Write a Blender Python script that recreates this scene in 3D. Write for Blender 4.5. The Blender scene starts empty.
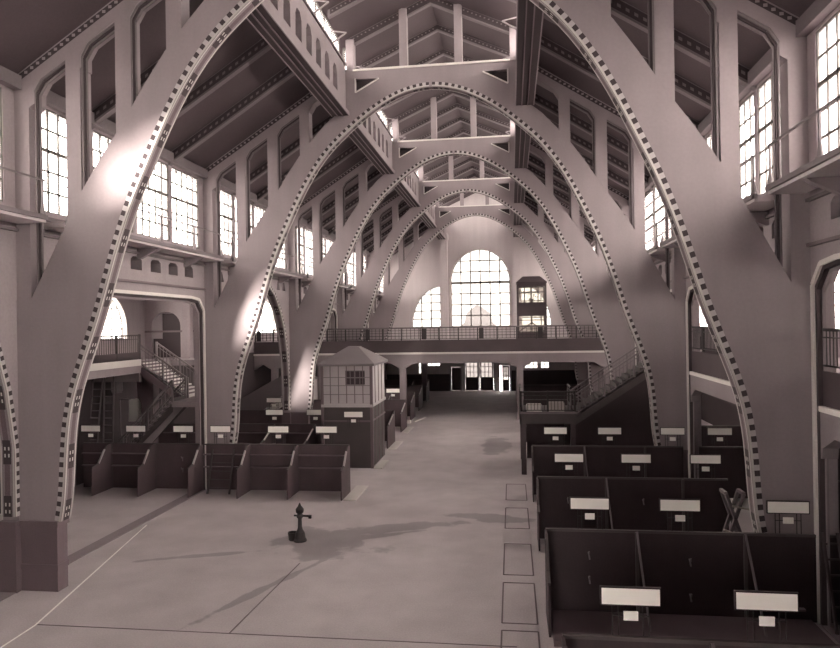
import bpy, math, random
from mathutils import Vector, Matrix
from mathutils.geometry import tessellate_polygon
random.seed(7)
S = bpy.context.scene
COL = S.collection

# ------------------------------------------------------------------ camera
F_PX, YAW, PITCH, ROLL, CX, CZ = 682.2, 0.1335, 0.0016, 0.0159, 3.295, 7.23
A1Y, BAY = 17.385, 11.767
cam_d = bpy.data.cameras.new('camera'); cam = bpy.data.objects.new('camera', cam_d); COL.objects.link(cam)
cam_d.sensor_fit = 'HORIZONTAL'; cam_d.sensor_width = 36.0; cam_d.lens = F_PX / 840 * 36.0
cam_d.clip_start = 0.1; cam_d.clip_end = 600
_R = Vector((math.cos(YAW), math.sin(YAW), 0))
_F = Vector((-math.sin(YAW) * math.cos(PITCH), math.cos(YAW) * math.cos(PITCH), math.sin(PITCH)))
_U = _R.cross(_F)
_c, _s = math.cos(ROLL), math.sin(ROLL)
_R2 = _R * _c - _U * _s; _U2 = _R * _s + _U * _c
_m = Matrix((_R2, _U2, -_F)).transposed().to_4x4(); _m.translation = Vector((CX, 0, CZ))
cam.matrix_world = _m
S.camera = cam

# ------------------------------------------------------------------ light and exposure
W = bpy.data.worlds.new('world'); S.world = W; W.use_nodes = True
_bg = W.node_tree.nodes['Background']
_bg.inputs[0].default_value = (1.0, 0.93, 0.87, 1)
# overcast sky, a little brighter toward the sun haze on the right of the hall (+X)
_wt = W.node_tree; _tc = _wt.nodes.new('ShaderNodeTexCoord'); _sx = _wt.nodes.new('ShaderNodeSeparateXYZ')
_mr = _wt.nodes.new('ShaderNodeMapRange')
for _k, _v in (('From Min', -0.6), ('From Max', 0.8), ('To Min', 5.5), ('To Max', 9.0)): _mr.inputs[_k].default_value = _v
_wt.links.new(_tc.outputs['Generated'], _sx.inputs[0]); _wt.links.new(_sx.outputs[0], _mr.inputs['Value'])
_wt.links.new(_mr.outputs[0], _bg.inputs[1])
sun_d = bpy.data.lights.new('sun', 'SUN'); sun_d.energy = 12.0; sun_d.angle = math.radians(3)
sun_d.color = (1.0, 0.94, 0.88)
sun = bpy.data.objects.new('sun', sun_d); COL.objects.link(sun)
sun.rotation_euler = Vector((-0.18, 1.0, -0.33)).to_track_quat('-Z', 'Y').to_euler()
S.view_settings.view_transform = 'Standard'; S.view_settings.look = 'None'
S.view_settings.gamma = 1.0; S.view_settings.use_curve_mapping = False
S.view_settings.exposure = 1.86
S.cycles.max_bounces = 10; S.cycles.diffuse_bounces = 6; S.cycles.transparent_max_bounces = 16
S.cycles.use_denoising = True
S.cycles.sample_clamp_indirect = 8.0

# ------------------------------------------------------------------ materials
TINT = (1.0, 0.835, 0.885)
def mat(name, v, tint=None, rough=0.85, noise=0.12, scale=3.0, bump=0.0, fine=0.06, metal=0.0, spec=0.3, streak=0.0):
    if tint is None: tint = (1, .89, .915) if v > .35 else ((1, .84, .89) if v > .14 else (1, .74, .82))
    m = bpy.data.materials.new(name); m.use_nodes = True
    nt = m.node_tree; b = nt.nodes['Principled BSDF']
    b.inputs['Roughness'].default_value = rough; b.inputs['Metallic'].default_value = metal
    b.inputs['Specular IOR Level'].default_value = spec
    tc = nt.nodes.new('ShaderNodeTexCoord')
    n1 = nt.nodes.new('ShaderNodeTexNoise'); n1.inputs['Scale'].default_value = scale / 4; n1.inputs['Detail'].default_value = 6
    n2 = nt.nodes.new('ShaderNodeTexNoise'); n2.inputs['Scale'].default_value = scale * 8; n2.inputs['Detail'].default_value = 4
    nt.links.new(tc.outputs['Object'], n1.inputs['Vector']); nt.links.new(tc.outputs['Object'], n2.inputs['Vector'])
    a = nt.nodes.new('ShaderNodeMath'); a.operation = 'MULTIPLY_ADD'
    a.inputs[1].default_value = noise * 4; a.inputs[2].default_value = 1 - noise * 2 - fine * 2
    nt.links.new(n1.outputs['Fac'], a.inputs[0])
    c = nt.nodes.new('ShaderNodeMath'); c.operation = 'MULTIPLY_ADD'; c.inputs[1].default_value = fine * 4
    nt.links.new(n2.outputs['Fac'], c.inputs[0]); nt.links.new(a.outputs[0], c.inputs[2])
    out = c
    if streak:
        mp = nt.nodes.new('ShaderNodeMapping'); mp.inputs['Scale'].default_value = (1.2, 1.2, 0.12)
        n3 = nt.nodes.new('ShaderNodeTexNoise'); n3.inputs['Scale'].default_value = 1.6; n3.inputs['Detail'].default_value = 5
        nt.links.new(tc.outputs['Object'], mp.inputs['Vector']); nt.links.new(mp.outputs[0], n3.inputs['Vector'])
        d = nt.nodes.new('ShaderNodeMath'); d.operation = 'MULTIPLY_ADD'; d.inputs[1].default_value = streak * 4; 
        e = nt.nodes.new('ShaderNodeMath'); e.operation = 'SUBTRACT'; e.inputs[1].default_value = streak * 2
        nt.links.new(n3.outputs['Fac'], d.inputs[0]); nt.links.new(out.outputs[0], d.inputs[2])
        nt.links.new(d.outputs[0], e.inputs[0]); out = e
    vm = nt.nodes.new('ShaderNodeVectorMath'); vm.operation = 'SCALE'
    vm.inputs[0].default_value = tuple(v * t for t in tint)
    nt.links.new(out.outputs[0], vm.inputs['Scale'])
    nt.links.new(vm.outputs[0], b.inputs['Base Color'])
    if bump:
        bp = nt.nodes.new('ShaderNodeBump'); bp.inputs['Strength'].default_value = bump; bp.inputs['Distance'].default_value = 0.02
        nt.links.new(n2.outputs['Fac'], bp.inputs['Height']); nt.links.new(bp.outputs[0], b.inputs['Normal'])
    return m
M = {}
M['concrete'] = mat('smooth_grey_concrete', .245, noise=.08, scale=1.6, bump=.15, fine=.035, streak=.05)
M['end_wall_lit'] = mat('lit_end_wall_plaster', .50, noise=.06, scale=1.5, bump=.1, streak=.05)  # paler than the wall plaster, painting in the light around the end window
M['wall'] = mat('plaster_wall', .28, noise=.07, scale=1.5, bump=.1, streak=.05)
M['roof'] = mat('roof_boarding', .07, noise=.10, scale=2.0, bump=.1)
M['rafter'] = mat('rafter_concrete', .15, noise=.08, scale=2.0)
M['dark_band'] = mat('dark_painted_band', .05, noise=.1)
M['white_paint'] = mat('white_ornament_paint', .46, tint=(1, .93, .9), noise=.05)
M['pale_square'] = mat('pale_ornament_square', .40, noise=.05)
M['grey_mosaic'] = mat('mottled_mosaic', .22, noise=.05, scale=6, fine=.28)
M['mosaic_field'] = mat('dark_mottled_mosaic', .13, noise=.05, scale=9, fine=.35)
M['black_paint'] = mat('black_ornament_paint', .05)
M['dark_trim_shade'] = mat('dark_trim_and_shade', .055, rough=.7, noise=.1)  # dark wall bands painting in gallery shade; also a jamb moulding colour
M['plinth'] = mat('brown_glazed_plinth', .14, rough=.5, noise=.1, scale=4, fine=.1)
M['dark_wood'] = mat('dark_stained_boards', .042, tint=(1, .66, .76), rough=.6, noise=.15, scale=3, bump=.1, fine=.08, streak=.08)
M['lit_stall_wood'] = mat('lit_brown_stall_boards', .085, tint=(1, .70, .78), rough=.6, noise=.15, scale=3, bump=.1, fine=.08, streak=.08)  # stall boards made paler to stand in for light on the left rows
M['mid_wood'] = mat('brown_painted_wood', .075, tint=(1, .82, .84), rough=.6, noise=.1)
M['light_wood'] = mat('bare_pine', .42, tint=(1, .88, .82), rough=.7, noise=.1)
M['iron'] = mat('dark_iron', .045, tint=(1, .85, .88), rough=.5, metal=.3, noise=.1)
M['grey_iron'] = mat('grey_painted_iron', .16, rough=.5, noise=.08)
M['board'] = mat('white_enamel_board', .92, tint=(1, .97, .93), rough=.5, noise=.02, fine=.01)
M['stone'] = mat('pale_stone_edging', .48, noise=.08, bump=.1)
M['ledge'] = mat('pale_ledge', .62, tint=(1, .93, .9), noise=.05)
M['muntin'] = mat('window_bars', .12, tint=(1, .9, .86), noise=.03)
M['kiosk_dark'] = mat('kiosk_dark_wood', .07, rough=.6)
M['kiosk_pale'] = mat('kiosk_pale_panel', .4, rough=.35, noise=.1)
M['zinc'] = mat('sheet_metal_roof', .15, rough=.5, noise=.12)
M['cloth'] = mat('white_cloth', .72, tint=(1, .95, .92))
M['outside_wall'] = mat('outside_house_wall', .16, noise=.05)
M['foliage'] = mat('dark_leaves', .05, tint=(.95, .95, .9))

def glass(name, mix=0.25, col=(.9, .88, .84)):
    m = bpy.data.materials.new(name); m.use_nodes = True; nt = m.node_tree
    for n in list(nt.nodes):
        if n.type != 'OUTPUT_MATERIAL': nt.nodes.remove(n)
    o = nt.nodes['Material Output']
    t = nt.nodes.new('ShaderNodeBsdfTransparent'); t.inputs[0].default_value = (*col, 1)
    tr = nt.nodes.new('ShaderNodeBsdfTranslucent'); tr.inputs[0].default_value = (.85, .83, .8, 1)
    g = nt.nodes.new('ShaderNodeBsdfGlossy'); g.inputs['Roughness'].default_value = .08; g.inputs[0].default_value = (.8, .8, .8, 1)
    m1 = nt.nodes.new('ShaderNodeMixShader'); m1.inputs[0].default_value = mix
    m2 = nt.nodes.new('ShaderNodeMixShader'); m2.inputs[0].default_value = .05
    nt.links.new(t.outputs[0], m1.inputs[1]); nt.links.new(tr.outputs[0], m1.inputs[2])
    nt.links.new(m1.outputs[0], m2.inputs[1]); nt.links.new(g.outputs[0], m2.inputs[2])
    nt.links.new(m2.outputs[0], o.inputs['Surface'])
    return m
M['end_glass'] = glass('clouded_end_glass', .03, (.10, .097, .092))
M['fill_frosted_glass'] = glass('fill_frosted_glass', 1.0)
M['glass'] = glass('milky_window_glass', .25)
M['dusty_glass'] = glass('dusty_booth_glass', .55, (.6, .57, .55))

def floor_mat():
    m = mat('worn_asphalt_floor', .50, noise=.12, scale=3.0, bump=.2, fine=.10, rough=.72)
    nt = m.node_tree; b = nt.nodes['Principled BSDF']
    src = b.inputs['Base Color'].links[0].from_socket
    tc = nt.nodes.new('ShaderNodeTexCoord')
    nz = nt.nodes.new('ShaderNodeTexNoise'); nz.inputs['Scale'].default_value = .9; nz.inputs['Detail'].default_value = 7
    nt.links.new(tc.outputs['Object'], nz.inputs['Vector'])
    # damp blotches that spread from the standpipe over the floor (object space ellipses with ragged edges)
    def blob(cx, cy, rx, ry, ang=0.0, rag=1.1):
        mp = nt.nodes.new('ShaderNodeMapping'); mp.vector_type = 'TEXTURE'
        mp.inputs['Location'].default_value = (cx, cy, 0); mp.inputs['Rotation'].default_value = (0, 0, ang)
        mp.inputs['Scale'].default_value = (rx, ry, 50)
        nt.links.new(tc.outputs['Object'], mp.inputs['Vector'])
        ln = nt.nodes.new('ShaderNodeVectorMath'); ln.operation = 'LENGTH'; nt.links.new(mp.outputs[0], ln.inputs[0])
        a = nt.nodes.new('ShaderNodeMath'); a.operation = 'MULTIPLY_ADD'; a.inputs[1].default_value = rag * 2.2; a.inputs[2].default_value = -rag * 1.1
        nt.links.new(nz.outputs['Fac'], a.inputs[0])
        s = nt.nodes.new('ShaderNodeMath'); s.operation = 'ADD'
        nt.links.new(ln.outputs['Value'], s.inputs[0]); nt.links.new(a.outputs[0], s.inputs[1])
        r = nt.nodes.new('ShaderNodeMapRange'); r.inputs['From Min'].default_value = .85; r.inputs['From Max'].default_value = 1.05
        r.inputs['To Min'].default_value = 1; r.inputs['To Max'].default_value = 0
        nt.links.new(s.outputs[0], r.inputs['Value']); return r.outputs[0]
    bl = [blob(-3.1, 22.2, 1.7, 1.5), blob(-1.0, 24.0, 2.6, .55, .35), blob(2.4, 25.6, 1.5, .6, -.2), blob(-3.5, 18.4, .16, 2.8, -.4), blob(-6.6, 20.6, 1.7, .16, .35), blob(-1.6, 22.9, 2.6, .2, .5), blob(2.3, 41, .8, 3, 0)]
    cur = bl[0]
    for x in bl[1:]:
        mx = nt.nodes.new('ShaderNodeMath'); mx.operation = 'MAXIMUM'
        nt.links.new(cur, mx.inputs[0]); nt.links.new(x, mx.inputs[1]); cur = mx.outputs[0]
    sc = nt.nodes.new('ShaderNodeMath'); sc.operation = 'MULTIPLY_ADD'; sc.inputs[1].default_value = -.38; sc.inputs[2].default_value = 1
    nt.links.new(cur, sc.inputs[0])
    vm = nt.nodes.new('ShaderNodeVectorMath'); vm.operation = 'SCALE'
    nt.links.new(src, vm.inputs[0]); nt.links.new(sc.outputs[0], vm.inputs['Scale']); nt.links.new(vm.outputs[0], b.inputs['Base Color'])
    rr = nt.nodes.new('ShaderNodeMath'); rr.operation = 'MULTIPLY_ADD'; rr.inputs[1].default_value = -.25; rr.inputs[2].default_value = .72
    nt.links.new(cur, rr.inputs[0]); nt.links.new(rr.outputs[0], b.inputs['Roughness'])
    return m
M['floor'] = floor_mat()

# ------------------------------------------------------------------ helpers
class MB:
    def __init__(s): s.v = []; s.f = []; s.mi = []; s.ms = []
    def _m(s, m):
        if m not in s.ms: s.ms.append(m)
        return s.ms.index(m)
    def poly(s, pts, m):
        k = len(s.v); s.v += [tuple(p) for p in pts]; s.f.append(tuple(range(k, k + len(pts)))); s.mi.append(s._m(m)); return s
    def box(s, x0, x1, y0, y1, z0, z1, m):
        k = len(s.v)
        s.v += [(x0,y0,z0),(x1,y0,z0),(x1,y1,z0),(x0,y1,z0),(x0,y0,z1),(x1,y0,z1),(x1,y1,z1),(x0,y1,z1)]
        for f in ((0,3,2,1),(4,5,6,7),(0,1,5,4),(1,2,6,5),(2,3,7,6),(3,0,4,7)):
            s.f.append(tuple(k + i for i in f)); s.mi.append(s._m(m))
        return s
    def bar(s, p, q, w, m, h=None, up=(0, 0, 1)):
        p = Vector(p); q = Vector(q); d = (q - p).normalized(); up = Vector(up)
        if abs(d.dot(up)) > .98: up = Vector((0, 1, 0))
        a = d.cross(up).normalized(); b = a.cross(d).normalized(); h = h or w
        k = len(s.v)
        for o in (p, q):
            for (i, j) in ((-1,-1),(1,-1),(1,1),(-1,1)):
                s.v.append(tuple(o + a * (i * w / 2) + b * (j * h / 2)))
        for f in ((0,3,2,1),(4,5,6,7),(0,1,5,4),(1,2,6,5),(2,3,7,6),(3,0,4,7)):
            s.f.append(tuple(k + i for i in f)); s.mi.append(s._m(m))
        return s
    def prism(s, outer, holes, ax, d0, d1, m, m_side=None):
        """2D polygon (with holes) extruded along axis ax from d0 to d1"""
        def P(u, v, d): return (d, u, v) if ax == 0 else ((u, d, v) if ax == 1 else (u, v, d))
        loops = [outer] + list(holes)
        tris = tessellate_polygon([[Vector((u, v, 0)) for u, v in l] for l in loops])
        flat = [p for l in loops for p in l]; n = len(flat); k = len(s.v)
        s.v += [P(u, v, d0) for u, v in flat] + [P(u, v, d1) for u, v in flat]
        mi = s._m(m); ms = s._m(m_side or m)
        for t in tris:
            s.f.append(tuple(k + i for i in t)); s.mi.append(mi)
            s.f.append(tuple(k + n + i for i in reversed(t))); s.mi.append(mi)
        o = 0
        for l in loops:
            L = len(l)
            for i in range(L):
                j = (i + 1) % L
                s.f.append((k + o + i, k + o + j, k + n + o + j, k + n + o + i)); s.mi.append(ms)
            o += L
        return s
    def lathe(s, prof, c, m, n=16):
        k = len(s.v)
        for r, z in prof:
            for i in range(n):
                a = 2 * math.pi * i / n; s.v.append((c[0] + r * math.cos(a), c[1] + r * math.sin(a), c[2] + z))
        for j in range(len(prof) - 1):
            for i in range(n):
                i2 = (i + 1) % n
                s.f.append((k+j*n+i, k+j*n+i2, k+(j+1)*n+i2, k+(j+1)*n+i)); s.mi.append(s._m(m))
        s.f.append(tuple(k + i for i in reversed(range(n)))); s.mi.append(s._m(m))
        s.f.append(tuple(k + (len(prof)-1)*n + i for i in range(n))); s.mi.append(s._m(m))
        return s
    def build(s, name, parent=None, label=None, recalc=True):
        me = bpy.data.meshes.new(name); me.from_pydata(s.v, [], s.f)
        for m in s.ms: me.materials.append(M[m])
        me.polygons.foreach_set('material_index', s.mi)
        if recalc:
            import bmesh
            b = bmesh.new(); b.from_mesh(me); bmesh.ops.recalc_face_normals(b, faces=b.faces); b.to_mesh(me); b.free()
        me.update()
        o = bpy.data.objects.new(name, me); COL.objects.link(o)
        if parent: o.parent = parent
        if label: o['label'] = label
        return o
def thing(name, label, cat, loc=(0, 0, 0), group=None):
    o = bpy.data.objects.new(name, None); COL.objects.link(o); o.location = loc; o.empty_display_size = .2
    o['label'] = label; o['category'] = cat
    if group: o['group'] = group
    return o
def tag(o, label, cat, group=None):
    o['label'] = label; o['category'] = cat
    if group: o['group'] = group
    return o
def struct(o): o['kind'] = 'structure'; return o
def copy_tree(o, parent=None):
    c = o.copy(); COL.objects.link(c); c.parent = parent
    for ch in [x for x in COL.objects if x.parent == o]: copy_tree(ch, c)
    return c
def AY(i): return A1Y + (i - 1) * BAY
ORD = {0: 'hidden', 1: 'nearest', 2: 'second', 3: 'third', 4: 'fourth', 5: 'farthest'}
XW = 10.4        # nave side of the arcade walls
XB = 3.74        # skylight beams
ROOF = lambda x: 14.35 + .64 * (10.4 - abs(x))      # underside of roof boarding
ZS = 18.6

# arch intrados: polar radius every 15 degrees
_N = [9.56, 9.3966, 10.1714, 11.132, 13.2011, 15.9027, 17.5]
def r_in(t):
    rr = [2*_N[0]-_N[1]] + _N + [_N[-2]]
    t = min(max(t, 0), 5.99999); i = int(t); q = t - i; p0, p1, p2, p3 = rr[i:i+4]
    return .5*((2*p1)+(-p0+p2)*q+(2*p0-5*p1+4*p2-p3)*q*q+(-p0+3*p1-3*p2+p3)*q**3)
INTR = []
for k in range(401):
    t = 6 * k / 400; r = r_in(t); a = t / 6 * math.pi / 2
    if r * math.sin(a) >= 1.95 or INTR: INTR.append((r * math.cos(a), r * math.sin(a)))
INTR[0] = (INTR[0][0], 1.95)
INTR = INTR[::6] + ([INTR[-1]] if (len(INTR) - 1) % 6 else [])
INTR[-1] = (0.0, INTR[-1][1])
EXT = [(10.0, 8.1), (9.3, 9.35), (8.43, 11.0), (7.75, 12.05), (7.1, 12.95), (6.5, 13.9), (5.9, 14.75), (5.3, 15.45), (4.7, 16.1), (4.2, 16.5), (3.98, 16.62)]
def ext_z(x):
    x = abs(x)
    for (a, za), (b, zb) in zip(EXT, EXT[1:]):
        if b <= x <= a: return za + (zb - za) * (a - x) / (a - b)
    return EXT[0][1] if x > 10 else EXT[-1][1]
def rail(mb, p, q, z0, z1, m, step=.15, posts=1.6, zq=None, w=.025):
    """iron railing from p to q (x,y); z0/z1 bottom and top at p, zq = rise at q"""
    p = Vector((*p, 0)); q = Vector((*q, 0)); L = (q - p).length; dz = zq or 0
    def pt(t, z): v = p.lerp(q, t); return (v.x, v.y, z + dz * t)
    mb.bar(pt(0, z1), pt(1, z1), .07, m); mb.bar(pt(0, z0 + .08), pt(1, z0 + .08), .04, m)
    mb.bar(pt(0, z1 - .18), pt(1, z1 - .18), .03, m)
    n = max(1, int(L / step))
    for i in range(n + 1): mb.bar(pt(i/n, z0 + .08), pt(i/n, z1), w, m)
    n = max(1, int(round(L / posts)))
    for i in range(n + 1): mb.bar(pt(i/n, z0), pt(i/n, z1 + .05), .08, m)

# ------------------------------------------------------------------ floor and outer shell
Y0, YE = -6.15, 74.0
fl = struct(MB().box(-17.3, 17.3, Y0, YE, -.2, 0, 'floor').build('floor'))
j = MB()
j.bar((-10.19, 23.65, .004), (-8.43, 15.35, .004), .045, 'board', .008); j.bar((-8.43, 15.35, .004), (-8.3, 9, .004), .045, 'board', .008)
j.bar((-8.4, 15.4, .004), (3.3, 15.4, .004), .03, 'plinth', .008); j.bar((-3.45, 15.4, .004), (-3.25, 20.2, .004), .03, 'plinth', .008)
j.build('floor_joint', fl)
g = MB()
for (y0, y1) in ((13.3, 16.2), (16.6, 19.2), (19.8, 22.6), (24.3, 27), (28.2, 31)):
    for a, b in (((2.95, y0), (2.95, y1)), ((2.95, y1), (3.8, y1)), ((2.95, y0), (3.8, y0)), ((3.8, y0), (3.8, y1))):
        g.bar((*a, .004), (*b, .004), .04, 'plinth', .008)
g.build('drain_slab_edge', fl)

def arch_pts(y0, y1, zs, za, n=14, pointed=.0):
    """outline of an arched opening, counter-clockwise from bottom left"""
    c = (y0 + y1) / 2; h = (y1 - y0) / 2; out = []
    for i in range(n + 1):
        a = math.pi * i / n; x = math.cos(a)
        z = zs + (za - zs) * (abs(math.sin(a)) ** 1.0)
        out.append((c + h * x, z))
    return out
def jamb_open(y0, y1, z0, zs, za): return [(y0, z0), (y1, z0)] + arch_pts(y0, y1, zs, za)

def window_grid(mb, outline, ax, d, m, cols, rows, w=.05, thick=(), dep=.06, fw=.10):
    """glazing bars clipped to the outline (2D), at depth d along axis ax"""
    us = [p[0] for p in outline]; vs = [p[1] for p in outline]
    u0, u1, v0, v1 = min(us), max(us), min(vs), max(vs)
    def P(u, v): return (d, u, v) if ax == 0 else (u, d, v)
    def span(val, k):
        r = []
        n = len(outline)
        for i in range(n):
            a, b = outline[i], outline[(i+1) % n]
            if (a[k] - val) * (b[k] - val) < 0:
                t = (val - a[k]) / (b[k] - a[k]); r.append(a[1-k] + t * (b[1-k] - a[1-k]))
        return (min(r), max(r)) if len(r) > 1 else None
    for i in range(1, cols):
        u = u0 + (u1 - u0) * i / cols + 1e-4; s = span(u, 0)
        if s: mb.bar(P(u, s[0]), P(u, s[1]), w, m, dep, up=(1, 0, 0) if ax == 0 else (0, 1, 0))
    for i in range(1, rows):
        v = v0 + (v1 - v0) * i / rows + 1e-4; s = span(v, 1)
        if s: mb.bar(P(s[0], v), P(s[1], v), dep, m, w * (2.0 if i in thick else 1))
    n = len(outline)
    for i in range(n):
        a, b = outline[i], outline[(i+1) % n]
        if (a[0]-b[0])**2 + (a[1]-b[1])**2 > 1e-6: mb.bar(P(*a), P(*b), fw, m, fw)

WN = [0]
def window(outline, ax, d, cols, rows, parent=None, thick=(), w=.05, fw=.10, mg='glass'):
    WN[0] += 1
    mb = MB(); window_grid(mb, outline, ax, d, 'muntin', cols, rows, w, thick, fw=fw)
    o = struct(mb.build('window_%d' % WN[0]))
    pts = [(d, u, v) if ax == 0 else (u, d, v) for u, v in outline]
    MB().poly(pts, mg).build('pane', o, recalc=False)
    return o

# aisle outer walls with arched windows
def aisle_wall(side, name, wins, low):
    x0, x1 = side * 17.0, side * 17.3
    holes = [jamb_open(a, b, 6.75, 7.3, 9.4) for a, b in wins] + [[(a, 1.6), (b, 1.6), (b, 3.0), (a, 3.0)] for a, b in low]
    mb = MB(); mb.prism([(Y0, 0), (YE, 0), (YE, 10.3), (Y0, 10.3)], holes, 0, x0, x1, 'wall')
    struct(mb.build(name))
    da = MB(); da.prism([(Y0, 0), (YE, 0), (YE, 5.28), (Y0, 5.28)], [[(a, 1.6), (b, 1.6), (b, 3.0), (a, 3.0)] for a, b in low], 0, side * 16.96, side * 17.0, 'dark_trim_shade')  # near-black lower wall band painted in for shade under the galleries
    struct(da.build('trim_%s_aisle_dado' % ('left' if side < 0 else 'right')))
    for (a, b) in wins: window(jamb_open(a, b, 6.75, 7.3, 9.4), 0, side * 17.15, 6, 5)
    for (a, b) in low: window([(a, 1.6), (b, 1.6), (b, 3.0), (a, 3.0)], 0, side * 17.15, 4, 2)
    tr = MB()
    for (a, b) in wins:
        o = jamb_open(a, b, 6.75, 7.3, 9.4)
        for i in range(1, len(o) - 1): tr.bar((side * 16.97, *o[i]), (side * 16.97, *o[i+1]), .22, 'ledge', .08)
    struct(tr.build('trim_%s_aisle_windows' % ('left' if side < 0 else 'right')))
aisle_wall(-1, 'wall_left_outer', [(16.3, 21.9), (28.0, 33.7), (39.8, 45.4), (51.4, 57.0), (63, 68.6)], [(60, 62)])
aisle_wall(1, 'wall_right_outer', [(4.5, 10.1), (16.3, 21.9), (27.8, 33.6), (38.5, 43.0), (46.5, 52.4), (63, 68.6)], [(60, 62)])

# aisle roofs
for s, nm in ((-1, 'ceiling_left_aisle'), (1, 'ceiling_right_aisle')):
    a, b = sorted((s * 10.9, s * 17.3))
    struct(MB().box(a, b, Y0, YE, 10.3, 10.55, 'roof').box(a, b, Y0, YE, 9.41, 9.43, 'wall').build(nm))

# end wall
def big_arch(c, h, z0, zs, za, n=12):
    o = [(c - h, z0), (c + h, z0)]
    for i in range(2 * n + 1):
        t = i / n - 1      # -1..1 right to left
        x = -t; u = 1 - abs(t) ** 2.05
        o.append((c + h * x, zs + (za - zs) * (max(u, 0) ** .62) * (1 - .04 * (1 - abs(t))) + .04 * (za - zs) * (1 - abs(t))))
    return o
BIG = big_arch(0.0, 3.15, 7.0, 12.3, 15.3)
def quarter(s):
    o = [(s * 4.35, 7.0), (s * 7.5, 7.0)]
    for i in range(1, 11):
        a = math.pi / 2 * i / 10; o.append((s * (4.35 + 3.15 * math.cos(a)), 7.0 + 4.4 * math.sin(a)))
    return o if s > 0 else o[::-1]
doors_end = [(-1.85, 1.35, 3.5), (-3.35, -2.25, 2.7), (1.85, 3.05, 2.85)]
low_end = [(-6.9, -6.3, 1.9, 3.3), (-5.9, -4.5, 2.7, 3.4), (4.6, 6.0, 2.4, 3.3), (6.3, 7.2, 2.4, 3.3)]
eh = [BIG, quarter(-1), quarter(1)]
for a, b, h in doors_end: eh.append([(a, 0.02), (b, 0.02), (b, h), (a, h)])
for a, b, c, d in low_end: eh.append([(a, c), (b, c), (b, d), (a, d)])
mb = MB()
mb.prism([(-17.3, 0), (17.3, 0), (17.3, 10.5), (10.9, 10.5), (10.9, 14.2), (3.9, 18.7), (3.9, 19.9), (0, 21.7), (-3.9, 19.9), (-3.9, 18.7), (-10.9, 14.2), (-10.9, 10.5), (-17.3, 10.5)], eh, 1, YE, YE + .5, 'end_wall_lit')
struct(mb.build('wall_back'))
window(BIG, 1, YE + .2, 6, 7, thick=(4,), w=.12, mg='end_glass')
for s in (-1, 1): window(quarter(s), 1, YE + .2, 3, 5, w=.12, mg='end_glass')
for a, b, c, d in low_end: window([(a, c), (b, c), (b, d), (a, d)], 1, YE + .2, max(2, int((b-a)/.45)), 2, w=.07, mg='end_glass')
pil = MB()
for s in (-1, 1):
    a, b = sorted((s * 3.5, s * 4.25)); pil.box(a, b, YE - .45, YE, 5.6, 17.2, 'end_wall_lit')
    a, b = sorted((s * 3.4, s * 4.35)); pil.box(a, b, YE - .55, YE, 16.4, 17.0, 'end_wall_lit')
struct(pil.build('trim_1'))
cap = MB()
for i in range(len(BIG)):
    if i in (0,): continue
    a, b = BIG[i], BIG[(i+1) % len(BIG)]
    cap.bar((a[0]*1.03, YE - .02, a[1]), (b[0]*1.03, YE - .02, b[1]), .16, 'ledge', .06)
struct(cap.build('trim_2'))
struct(MB().box(-16.9, -3.45, YE - .04, YE, 0, 1.85, 'dark_trim_shade').box(3.2, 16.9, YE - .04, YE, 0, 2.2, 'dark_trim_shade').build('trim_4'))  # dark bands painting in the shade on the lower end wall
# doors in the end wall
def door(n, a, b, h, glazed, leaf=1, ajar=0.0):
    fr = MB()
    for x in ([a, b] + ([(a + b) / 2] if leaf == 2 else [])): fr.box(x - .07, x + .07, YE - .05, YE + .2, 0, h, 'plinth' if x in (a, b) else 'ledge')
    fr.box(a, b, YE - .05, YE + .2, h - .1, h + .06, 'plinth')
    root = struct(fr.build('door_%d' % n))
    w = (b - a) / leaf
    for k in range(leaf):
        x0 = a + k * w + .08; x1 = a + (k + 1) * w - .08
        if ajar: x0 = a + ajar
        hz = h - .12; g0 = h * .42
        L = MB()
        if glazed:
            L.prism([(x0, .03), (x1, .03), (x1, hz), (x0, hz)], [[(x0 + .12, g0), (x1 - .12, g0), (x1 - .12, hz - .18), (x0 + .12, hz - .18)]], 1, YE + .05, YE + .11, 'dark_wood')
            window_grid(L, [(x0 + .12, g0), (x1 - .12, g0), (x1 - .12, hz - .18), (x0 + .12, hz - .18)], 1, YE + .08, 'dark_wood', 3, 3, .06, fw=.05)
        else: L.box(x0, x1, YE + .05, YE + .11, .03, hz, 'dark_wood')
        lf = L.build('door_leaf', root)
        if glazed:
            MB().poly([(x0 + .12, YE + .09, g0), (x1 - .12, YE + .09, g0), (x1 - .12, YE + .09, hz - .18), (x0 + .12, YE + .09, hz - .18)], 'end_glass').build('pane', lf, recalc=False)
        MB().lathe([(.02, 0), (.035, .02), (.02, .05)], (x1 - .06, YE + .02, 1.05), 'grey_iron', 8).build('door_knob', lf)
door(1, -1.85, 1.35, 3.5, True, 2)
door(2, -3.35, -2.25, 2.7, False)
door(3, 1.85, 3.05, 2.85, True, 1, ajar=.36)

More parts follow.
